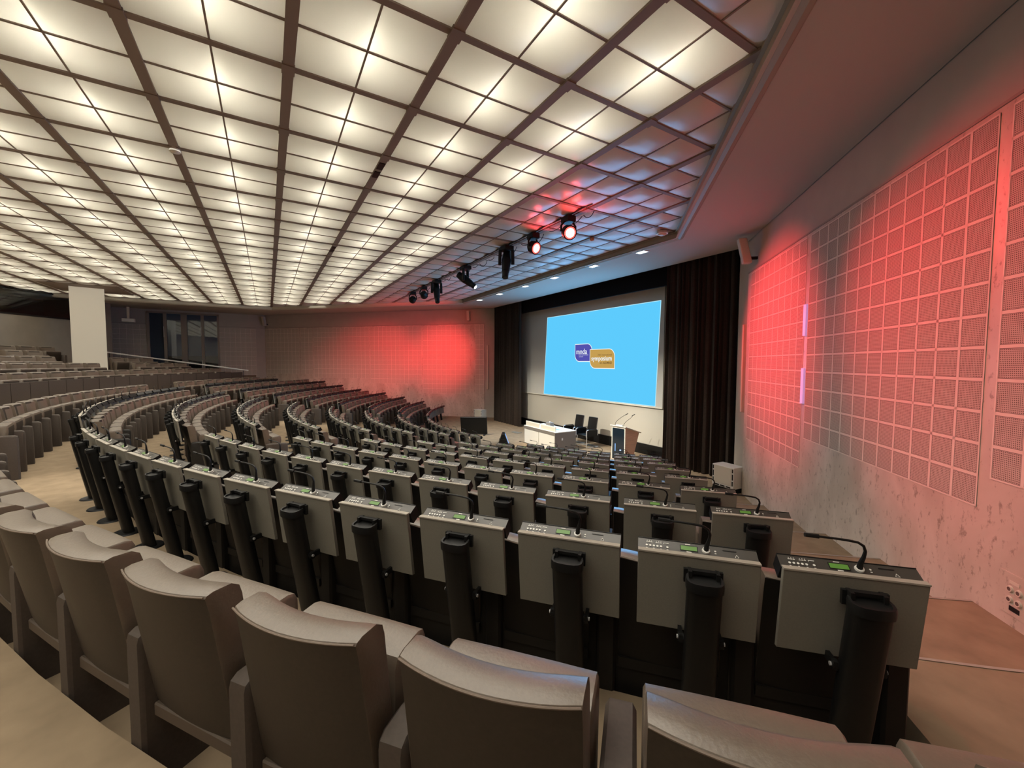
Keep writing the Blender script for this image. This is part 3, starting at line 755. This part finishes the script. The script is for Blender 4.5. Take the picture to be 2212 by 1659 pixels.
def text(body, x, z, size, k, yy, parent, bold=0, align='LEFT', name='slide_lettering', rot=None, squeeze=1):
    cu = bpy.data.curves.new(name, 'FONT'); cu.body = body; cu.size = size; cu.align_x = align; cu.offset = bold
    o = bpy.data.objects.new(name, cu); COL.objects.link(o); bpy.context.view_layer.update()
    me = bpy.data.meshes.new_from_object(o.evaluated_get(bpy.context.evaluated_depsgraph_get())); bpy.data.objects.remove(o)
    me.materials.clear(); me.materials.append(M[k]); me.name = name
    ob = bpy.data.objects.new(name, me); COL.objects.link(ob); ob.parent = parent
    ob.location = (x, yy, z); ob.rotation_euler = rot or (pi/2, 0, 0); ob.scale = (squeeze, 1, 1); return ob
text('mnda', -12.87, .37, .30, 'slide_white', y-.006, pi_o, .003)
text('motor neurone disease', -12.72, .315, .062, 'slide_white', y-.006, pi_o)
text('association', -12.70, .245, .06, 'slide_white', y-.006, pi_o)
text('symposium', -11.96, .105, .245, 'slide_white', y-.006, pi_o, .004)
text('34th International', -10.85, .285, .105, 'slide_brown', y-.006, pi_o, 0, 'RIGHT')
text('on ALS/MND', -10.85, -.02, .115, 'slide_brown', y-.006, pi_o, .002, 'RIGHT')
# ------------------------------------------------------------------ stage furniture
def box_thing(): pass
t = thing('conference_table', 'white panelled presenters table with grey end on the stage', 'table', (-12.03, 8.85, F_STAGE))
w2, d2, H2 = .98, .46, .66
for x in (w2-.03, -w2): MB().box(x, x+.03, -d2, d2, 0, H2, 'desk_grey').build('end_panel', t, bevel=.004)
MB().box(-w2-.01, w2+.01, -d2-.01, d2+.01, H2-.01, H2+.02, 'desk_white').build('tabletop', t, bevel=.004)
MB().box(-w2-.005, w2+.005, -d2-.012, -d2, H2-.10, H2+.012, 'desk_grey').build('fascia', t)
for x0, x1 in ((-w2+.03, -.012), (.012, w2-.03)): MB().box(x0, x1, -d2-.006, -d2+.02, .02, H2-.10, 'desk_white').build('front_panel', t, bevel=.004)
for x0, x1 in ((-.93, -.03), (.03, .93)):
    o = MB().box(x0, x1, -d2+.05, -d2+.075, H2+.02, H2+.20, 'desk_white').box(x0+.03, x1-.03, -d2+.048, -d2+.05, H2+.03, H2+.165, 'cream').build('privacy_screen', t, bevel=.003)
MB().box(w2, w2+.006, -.18, -.12, .38, .46, 'white').build('socket', t)
t = thing('tissue_box', 'small grey box on the presenters table behind the screens', 'box', (-11.98, 8.85, F_STAGE+.683))
MB().box(-.14, .14, -.09, .09, 0, .20, 'desk_grey').build('carton', t, bevel=.01); MB().box(-.03, .03, -.02, .02, .20, .23, 'white').build('tissue', t)
m = MB().box(-.16, .16, -.11, .11, 0, .012, 'white').box(-.12, .12, -.08, .08, .012, .014, 'bluescreen'); tag(m.build('tablet', loc=(-11.45, 8.8, F_STAGE+.683), bevel=.002), 'flat white tablet with blue display on the presenters table', 'tablet')
m = MB().box(-.15, .15, -.1, .1, 0, .004, 'white').box(-.11, .17, -.08, .12, .004, .008, 'white'); tag(m.build('paper_sheet', loc=(-11.3, 9.05, F_STAGE+.683), rz=.3), 'loose white paper sheets near the right end of the table', 'paper')
def chair(x, label):
    t = thing('armchair', label, 'chair', (x, 10.0, F_STAGE), 0, 'black chairs at the back of the stage')
    m = MB(); P = [(.20, .46), (.30, 1.07), (.27, 1.075), (.16, .46)]
    m.rings([[(xx, yy-.02*(1-(xx/.24)**2)*-1, zz) for yy, zz in P] for xx in (-.24, -.12, 0, .12, .24)], 'black'); m.build('backrest', t, bevel=.012, smooth=True)
    MB().box(-.25, .25, -.28, .22, .40, .47, 'black').build('seat', t, bevel=.02, smooth=True)
    for s in (-1, 1):
        m = MB(); xx = s*.29
        m.tube([(xx, .22, .45), (xx, .22, .64), (xx, .18, .66), (xx, -.26, .66), (xx, -.30, .63), (xx, -.30, .40)], .018, 'chrome', 6)
        o = m.build('armrest', t, smooth=True); MB().box(xx-.012, xx+.012, -.28, .21, .42, .64, 'black').box(xx-.025, xx+.025, -.22, .16, .655, .68, 'black').build('arm_panel', o)
        m = MB(); m.tube([(xx*.9, -.26, .42), (xx*.9, -.28, .04), (xx*.9, -.25, .018), (xx*.9, .26, .018), (xx*.9, .28, .03)], .013, 'chrome', 6); m.build('leg', t, smooth=True)
    MB().tube([(-.26, .27, .018), (.26, .27, .018)], .013, 'chrome', 6).build('crossbar', t)
chair(-11.22, 'black cantilever armchair closest to the lectern'); chair(-11.96, 'black cantilever armchair farther from the lectern, behind the table end')
# lectern
t = thing('lectern', 'wooden lectern with a dark front display and two gooseneck microphones', 'lectern', (-9.12, 9.42, F_STAGE), radians(4))
P = [(0, 0), (.36, 0), (.66, .84), (.64, .86), (0, 1.06)]
for x in (-.27, .25): MB().prism(P, x, x+.02, 'wood').build('side_panel', t, bevel=.003)
m = MB().box(-.27, .27, -.012, .0, .0, 1.07, 'desk_white'); m.build('front_frame', t, bevel=.003)
o = MB().box(-.235, .235, -.018, -.011, .03, 1.02, 'glass_dark').build('front_display', t)
m = MB().box(-.13, -.10, -.0195, -.018, .28, .52, 'bluescreen'); m.build('display_lettering', o)
m = MB().cyl((.09, -.018, .34), (.09, -.0195, .34), .035, .035, 'bluescreen', 16).cyl((.09, -.0195, .34), (.09, -.0205, .34), .02, .02, 'white', 12); m.build('display_emblem', o)
m = MB(); m.add([(x, yy, zz+q) for q in (0, .03) for x in (-.31, .31) for yy, zz in ((-.05, 1.075), (.72, .835))], [(0,1,3,2),(4,6,7,5),(0,4,5,1),(2,3,7,6),(0,2,6,4),(1,5,7,3)], 'desk_white'); m.build('reading_top', t, bevel=.004)
MB().box(-.12, .12, .0, .06, 1.09, 1.12, 'desk_white').build('mic_mount', t)
for x, lean in ((-.17, .24), (.17, .16)):
    m = MB().tube([(x, .03, 1.09), (x, .04, 1.16), (x+.05, .08, 1.25), (x+.14, .18, 1.36), (x+lean, .28, 1.45)], .006, 'black', 6); o = m.build('microphone', t, smooth=True)
    MB().cyl((x+lean-.03, .25, 1.42), (x+lean+.03, .32, 1.475), .012, .012, 'black', 8).build('microphone_head', o)
# floor items
m = MB().box(-.25, .25, -.14, .14, 0, .012, 'panel'); tag(m.build('floor_box', loc=(-15.1, 9.3, F_STAGE), rz=.2), 'flat grey cable access box in the stage carpet', 'floor box')
t = thing('confidence_monitor', 'black floor monitor leaning back at the foot of the stage, seen from behind', 'monitor', (-15.55, 7.5, F_STAGE), radians(55))
X = Matrix.Rotation(radians(16), 4, 'X')
MB().box(-.56, .56, -.05, .04, .05, .82, 'black', X).build('housing', t, bevel=.01); MB().box(-.52, .52, .04, .044, .10, .78, 'glass_dark', X).build('display', t)
for s in (-.45, .45): MB().box(s-.03, s+.03, -.3, .25, 0, .04, 'blackmetal').build('leg', t)
t = thing('stage_monitor', 'small black wedge with a blue screen on the stage floor', 'monitor', (-13.15, 7.55, F_STAGE), radians(150))
MB().prism([(-.2, 0), (.2, 0), (.05, .42), (-.05, .42)], -.25, .25, 'black').build('housing', t, bevel=.01); m = MB(); m.add([(x, yy, zz) for x in (-.2, .2) for yy, zz in ((-.203, .03), (-.069, .39))], [(0,1,3,2)], 'bluescreen'); m.build('display', t, fix=False)
def sub(label, x, y, rz):
    t = thing('subwoofer', label, 'loudspeaker', (x, y, F_STAGE), rz, 'white subwoofers at the stage corners')
    MB().box(-.27, .27, 0, .34, 0, .11, 'black').build('plinth', t)
    MB().box(-.285, .285, -.01, .36, .11, .62, 'white').build('cabinet', t, bevel=.006)
    MB().box(-.225, .225, -.022, -.01, .185, .605, 'cream').build('grille', t, bevel=.004)
    for x in (-.255, .255):
        for z0, z1 in ((.19, .30), (.33, .47), (.50, .59)): MB().box(x-.014, x+.014, -.013, -.008, z0, z1, 'black').build('port', t)
    for a in (-.15, 0, .15): MB().box(a-.06, a+.06, -.013, -.008, .125, .155, 'black').build('port', t)
sub('white cube subwoofer on the floor beside the right-hand curtain', -5.60, 9.28, radians(-6))
sub('white cube subwoofer on the floor beside the left-hand curtain', -18.98, 9.35, radians(20))
def wall_speaker(name, label, fn, s, z0, z1, wd, tilt, off):
    t = thing(name, label, 'loudspeaker', (0, 0, 0), 0, 'wall loudspeakers')
    f = lambda ds, z, d: fn(s+ds, z, d)
    m = MB(); m.add([f(ds, z, d+tilt*((z-z0)/(z1-z0))) for d in (off, off+wd) for z in (z0, z1) for ds in (-wd/2, wd/2)], [(0,1,3,2),(4,6,7,5),(0,4,5,1),(2,3,7,6),(0,2,6,4),(1,5,7,3)], 'cream'); m.build('cabinet', t, bevel=.012)
    zc = z0+(z1-z0)*.2
    m = MB(); m.add([f(ds, z, d) for d in (-.06, off+.04) for z in (zc-.03, zc+.03) for ds in (-.03, .03)], [(0,1,3,2),(4,6,7,5),(0,4,5,1),(2,3,7,6),(0,2,6,4),(1,5,7,3)], 'black' if tilt else 'cream'); m.build('bracket', t)
wall_speaker('wall_speaker', 'white tilted loudspeaker high on the right wall by the curtain', RW, 10.1, 2.22, 2.76, .17, .12, .06)
wall_speaker('wall_speaker', 'white tilted loudspeaker high on the left wall near the stage', LW, -7.45, 2.22, 2.74, .15, .08, .02)
wall_speaker('wall_speaker', 'white tilted loudspeaker in the far room corner', LW, -20.5, 2.2, 2.74, .16, .10, .06)
wall_speaker('column_speaker', 'slim tall column loudspeaker on the plaster strip right of the curtain', RW, 10.62, -1.15, .92, .09, 0, -.05)
wall_speaker('column_speaker', 'slim tall column loudspeaker on the plaster strip left of the curtain', LW, -6.42, -1.4, .95, .09, 0, -.05)
# ------------------------------------------------------------------ windows, column, handrail
w = MB()
for y0, y1 in ((-5.56, -5.44), (-4.86, -4.72), (-4.1, -3.83), (-3.21, -3.07), (-2.46, -2.36)): w.box(XL-.12, XL+.05, y0*KL, y1*KL, -.75*KL, 2.72*KL, 'frame_metal')
w.box(XL-.12, XL+.05, -5.56*KL, -2.36*KL, 2.66*KL, 2.76*KL, 'frame_metal'); w.box(XL-.12, XL+.05, -5.56*KL, -2.36*KL, -.80*KL, -.70*KL, 'frame_metal')
struct(w, 'trim_4')
for i, (y0, y1) in enumerate(((-5.44, -4.86), (-4.72, -4.1), (-3.83, -3.21), (-3.07, -2.46))):
    m = MB().box(XL-.05, XL-.04, y0*KL, y1*KL, -.7*KL, 2.66*KL, 'glass' if i else 'blind')
    struct(m, 'window_%d' % (i+1))
m = MB().box(XL-4, XL-3.9, -12, 4, -3, .4, 'blind'); m2 = m.build('exterior'); m2['kind'] = 'structure'
for y, z0, z1 in ((-4.84, 1.35, 1.95), (-3.2, 1.5, 2.0), (-3.2, -.4, .1)):
    lab = {(-4.84, 1.35): 'on the mullion next to the blue blind', (-3.2, 1.5): 'high on the mullion between the last two panes', (-3.2, -.4): 'low on the mullion between the last two panes'}[(y, z0)]
    y, z0, z1 = y*KL, z0*KL, z1*KL
    m = MB().cyl((XL+.09, y, z0), (XL+.09, y, z1), .015, .015, 'white', 8); m.cyl((XL+.05, y, z0+.05), (XL+.09, y, z0+.05), .01, .01, 'white', 6); m.cyl((XL+.05, y, z1-.05), (XL+.09, y, z1-.05), .01, .01, 'white', 6)
    tag(m.build('window_handle'), 'white pull handle %s' % lab, 'handle')
# column with a dark ceiling collar
w = MB(); a, b = Vector((-22.88, -6.66)), Vector((-23.14, -5.70)); n = Vector((-.967, -.254))*.75
w.add([(*p, z) for z in (-3, ZG-.02) for p in (a, b, b+n, a+n)], [(0,1,5,4),(1,2,6,5),(2,3,7,6),(3,0,4,7)], 'cream'); o = w.build('pillar', fix=True); o['kind'] = 'structure'
w = MB(); w.box(-24.6, -22.2, -7.35, -5.1, ZG-.05, ZG-.03, 'grid'); struct(w, 'trim_5')
t = thing('handrail', 'pale metal handrail descending beside the raised rear seats', 'handrail', (0, 0, 0))
A, B = Vector((-27.5, -7.0, .50)), Vector((-27.5, -.95, -.48))
MB().tube([A, B], .036, 'white', 8).build('rail', t, smooth=True)
MB().tube([A+Vector((0, .5, -.30)), B+Vector((0, -.3, -.26))], .014, 'white', 6).build('lower_rail', t, smooth=True)
for f in (.05, .35, .65, .96):
    p = A.lerp(B, f); MB().tube([p, p+Vector((0, 0, -.3)), p+Vector((0, -.02, -.95))], .016, 'blackmetal', 6).build('post', t)
t = thing('ceiling_projector', 'white box on a short pole hanging in front of the far wall', 'projector', (-28.6, -6.17, 0))
MB().box(-.05, .05, -.05, .05, 2.24, ZS, 'cream').build('pole', t); MB().box(-.15, .15, -.24, .24, 2.08, 2.25, 'white').build('housing', t, bevel=.01)
# ------------------------------------------------------------------ lights under the ceiling
YB, ZB = 5.3, 3.0
t = thing('lighting_bar', 'lighting track carrying the stage spotlights under the unlit ceiling strip', 'lighting bar', (0, YB, 0))
MB().cyl((-5.9, 0, ZB), (-17.6, 0, ZB), .022, .022, 'blackmetal', 8).build('track', t)
rnd = random.Random(3); x = -6.1
while x > -17.3:
    l = rnd.uniform(.25, .5); dp = rnd.uniform(.03, .14); pts = []
    for i in range(7): u = i/6; pts.append((x-l*u, .24+rnd.uniform(-.01, .01), ZB-.02-dp*4*u*(1-u)))
    MB().tube(pts, .008, 'black', 5).build('cable', t); x -= l+rnd.uniform(.0, .25)
def aim(o, d): o.rotation_euler = Vector(d).to_track_quat('-Z', 'Y').to_euler()
def lamp(name, loc, target, energy, col, size, blend, rad=.06):
    l = bpy.data.lights.new(name, 'SPOT'); l.energy = energy; l.color = col; l.spot_size = radians(size); l.spot_blend = blend; l.shadow_soft_size = rad
    o = bpy.data.objects.new(name, l); COL.objects.link(o); o.location = loc; aim(o, Vector(target)-Vector(loc)); return o
def par(x, target, label, lens, red, seen):
    t = thing('wash_spotlight', label, 'spotlight', (x, YB, 0), 0, 'spotlights on the lighting bar')
    c = Vector((0, -.0, 2.66)); d = (Vector(target)-Vector((x, YB, 2.66))).normalized() 
    if seen: d = Vector(seen).normalized()
    MB().box(-.13, .13, -.10, .10, 2.84, 2.972, 'black').build('base', t, bevel=.015)
    for s in (-1, 1):
        side = Vector((-d.y, d.x, 0)).normalized()*s*.155
        MB().tube([c+side*.6+Vector((0, 0, .2)), c+side+Vector((0, 0, .12)), c+side], .022, 'black', 6).build('yoke', t)
    m = MB(); m.cyl(c-d*.14, c-d*.05, .07, .135, 'black', 18); m.cyl(c-d*.05, c+d*.10, .135, .145, 'black', 18)
    h = m.build('head', t, smooth=True)
    m = MB().cyl(c+d*.10, c+d*.108, .12, .12, lens, 18)
    if lens == 'lens_red': m.cyl(c+d*.108, c+d*.11, .092, .088, 'lens_hot', 16)
    m.build('lens', h)
    if lens == 'lens_red': lamp('wash_spill', Vector((x, YB, 2.66))+d*.16, Vector((x, YB, 2.66))+Vector((1, -.15, .12)), 22, (1, .05, .055), 165, .5)
    if red:
        lamp('wash_beam', Vector((x, YB, 2.66))+d*.16, target, red[0], (1, .045, .05), red[1], 1.0)
        if len(red) > 2: lamp('wash_beam', Vector((x, YB, 2.66))+d*.16, target, red[2], (1, .05, .055), red[1]*1.7, 1.0)
def mover(x, d, label, lens, L=.62, twist=0):
    t = thing('moving_head_spotlight', label, 'spotlight', (x, YB, 0), 0, 'spotlights on the lighting bar')
    d = Vector(d).normalized(); c = Vector((0, 0, 2.56))
    MB().box(-.17, .17, -.13, .13, 2.86, 2.972, 'black').build('base', t, bevel=.015)
    side = Vector((-d.y, d.x, 0)).normalized()
    for s in (-1, 1):
        q = side*s*.16; MB().tube([c+q+Vector((0, 0, .32)), c+q*1.05+Vector((0, 0, .1)), c+q*1.05-Vector((0, 0, .05))], .045, 'black', 8).build('yoke', t, smooth=True)
    m = MB(); m.cyl(c-d*L*.42, c-d*L*.1, .10, .125, 'black', 12); m.cyl(c-d*L*.1, c+d*L*.35, .125, .095, 'black', 12); m.cyl(c+d*L*.35, c+d*L*.58, .085, .08, 'black', 12)
    h = m.build('head', t, smooth=True)
    MB().cyl(c+d*L*.58, c+d*(L*.58+.006), .06, .06, lens, 12).build('lens', h)
par(-6.6, (-.75, 5.0, .0), 'glowing red wash light closest to the right wall on the lighting bar', 'lens_red', (1500, 50), (.85, -.25, -.42))
par(-7.87, (-4.2, 8.44, .45), 'glowing red wash light, second on the bar from the right wall', 'lens_red', (2500, 52), (.88, .2, -.4))
mover(-9.1, (.30, -.25, -.85), 'large black moving head hanging with its yoke open, third on the bar', 'black', .78)
mover(-11.6, (.55, .5, -.55), 'black moving head with a lit white lens in mid bar', 'lens_white', .7)
mover(-14.1, (.42, -.1, -.85), 'black moving head left of the one with the lit lens', 'black', .78)
par(-15.5, (-22.0, 8.6, .35), 'dark wash light, second from the far end of the lighting bar', 'black', (3000, 36, 700), None)
par(-16.9, (-25.1, 5.5, -.1), 'dark wash light at the far end of the lighting bar', 'black', (2300, 42, 500), None)
lamp('stage_beam', (-11.3, 5.65, 2.2), (-11.0, 9.6, F_STAGE), 2000, (1, .93, .8), 62, .9)
lamp('stage_beam', (-9.0, 5.35, 2.0), (-8.4, 10.2, -2.2), 1100, (1, .93, .8), 50, .9)
lamp('stage_beam', (-14.0, 5.35, 2.0), (-15.5, 9.6, F_STAGE), 1300, (1, .93, .8), 60, .9)
for i, (x, yy) in enumerate(((-7.35, 8.27), (-9.14, 8.25), (-11.05, 8.27), (-12.85, 8.25), (-14.84, 8.29), (-16.72, 8.32))):
    yy += .35
    t = thing('downlight', 'square recessed downlight in the soffit before the stage, %s from the right' % ORD[i+1], 'downlight', (x, yy-.35, ZS), 0, 'downlights over the stage edge')
    m = MB(); m.box(-.16, .16, -.16, -.13, -.012, .01, 'white').box(-.16, .16, .13, .16, -.012, .01, 'white').box(-.16, -.13, -.13, .13, -.012, .01, 'white').box(.13, .16, -.13, .13, -.012, .01, 'white'); m.build('trim', t)
    MB().box(-.13, .13, -.13, .13, -.006, .004, 'down').build('lens', t)
    lamp('downlight_beam', (x, yy-.35, ZS-.03), (x, yy+.3, -3), 90, (1, .93, .8), 100, .8)
def ceil_thing(name, label, cat, x, y, z, r, k):
    t = thing(name, label, cat, (x, y, z)); MB().cyl((0, 0, .03), (0, 0, -.03), r*.8, r, k, 16).sphere((0, 0, -.03), r*.75, k, 12, (1, 1, .45)).build('housing', t, smooth=True)
ceil_thing('smoke_detector', 'round white smoke detector on a ceiling bar among the lit panels', 'smoke detector', -7.5, -1.05, ZG-.05, .07, 'white')
ceil_thing('dome_camera', 'white dome at the front right corner of the unlit ceiling strip', 'dome camera', -6.3, 7.78, ZG-.06, .13, 'white')
ceil_thing('motion_sensor', 'small orange sensor on a bar of the unlit ceiling', 'sensor', -7.5, 6.75, ZG-.06, .055, 'orange')
for x, lab in ((-6.67, 'nearer'), (-11.85, 'farther')):
    t = thing('air_vent', '%s black slotted air outlet set in a wide ceiling bar' % lab, 'air vent', (x, 1.56, ZG-.032), 0, 'slotted outlets in the ceiling bars')
    for dx in (-.16, .16): MB().box(dx-.11, dx+.11, -.045, .045, -.01, .004, 'black').build('slot', t)
# unseen fill lights added below the panes to brighten the room, per bay block
def area(name, loc, sx, sy, energy, col, spread, d=(0, 0, -1)):
    l = bpy.data.lights.new(name, 'AREA'); l.shape = 'RECTANGLE'; l.size = sx; l.size_y = sy; l.energy = energy; l.color = col; l.spread = radians(spread)
    o = bpy.data.objects.new(name, l); COL.objects.link(o); o.location = loc; aim(o, d); return o
for a in range(-14, 3, 2):
    for b in range(-6, 17, 3):
        n = [(aa, bb) for aa, bb, f in cells if f == 4 and aa in (a, a+1) and bb in (b, b+1, b+2) and aa < 3]
        if len(n) < 3: continue
        xs = [GX-GS*(bb+.5) for _, bb in n]; ys = [GY+GS*(aa+.5) for aa, _ in n]
        area('ceiling_lamp', (sum(xs)/len(xs), sum(ys)/len(ys), ZG-.06), max(xs)-min(xs)+1.1, max(ys)-min(ys)+1.1, CEIL_FILL*len(n), (1, .94, .82), 138)
area('screen_glow', (-11.9, YS-.1, .31), 6.1, 3.4, 240, (.15, .5, 1), 170, (0, -1, 0))
# ------------------------------------------------------------------ world, camera, render settings
wd = bpy.data.worlds.new('dusk'); S.world = wd; wd.use_nodes = True
wd.node_tree.nodes['Background'].inputs[0].default_value = (.02, .05, .11, 1); wd.node_tree.nodes['Background'].inputs[1].default_value = .09
cam = bpy.data.cameras.new('camera'); co = bpy.data.objects.new('camera', cam); COL.objects.link(co)
cam.sensor_fit = 'HORIZONTAL'; cam.sensor_width = 36; cam.lens = 36*FOC/2212; cam.clip_start = .05; cam.clip_end = 200
co.matrix_world = Matrix(((RT.x, UP.x, -FW.x, 0), (RT.y, UP.y, -FW.y, 0), (RT.z, UP.z, -FW.z, 0), (0, 0, 0, 1)))
S.camera = co
for o in list(S.objects):
    if o.parent is None: o.location.z += ZO
S.view_settings.view_transform = 'Standard'; S.view_settings.look = 'None'; S.view_settings.gamma = 1; S.view_settings.use_curve_mapping = False
S.view_settings.exposure = 0.0
try:
    S.cycles.use_denoising = True; S.cycles.use_adaptive_sampling = True; S.cycles.adaptive_threshold = .025; S.cycles.denoiser = 'OPENIMAGEDENOISE'
    S.cycles.max_bounces = 8; S.cycles.diffuse_bounces = 5; S.cycles.glossy_bounces = 3; S.cycles.transmission_bounces = 6; S.cycles.transparent_max_bounces = 6
    S.cycles.sample_clamp_indirect = 8; S.cycles.caustics_reflective = False; S.cycles.caustics_refractive = False; S.cycles.use_light_tree = True
except Exception: pass
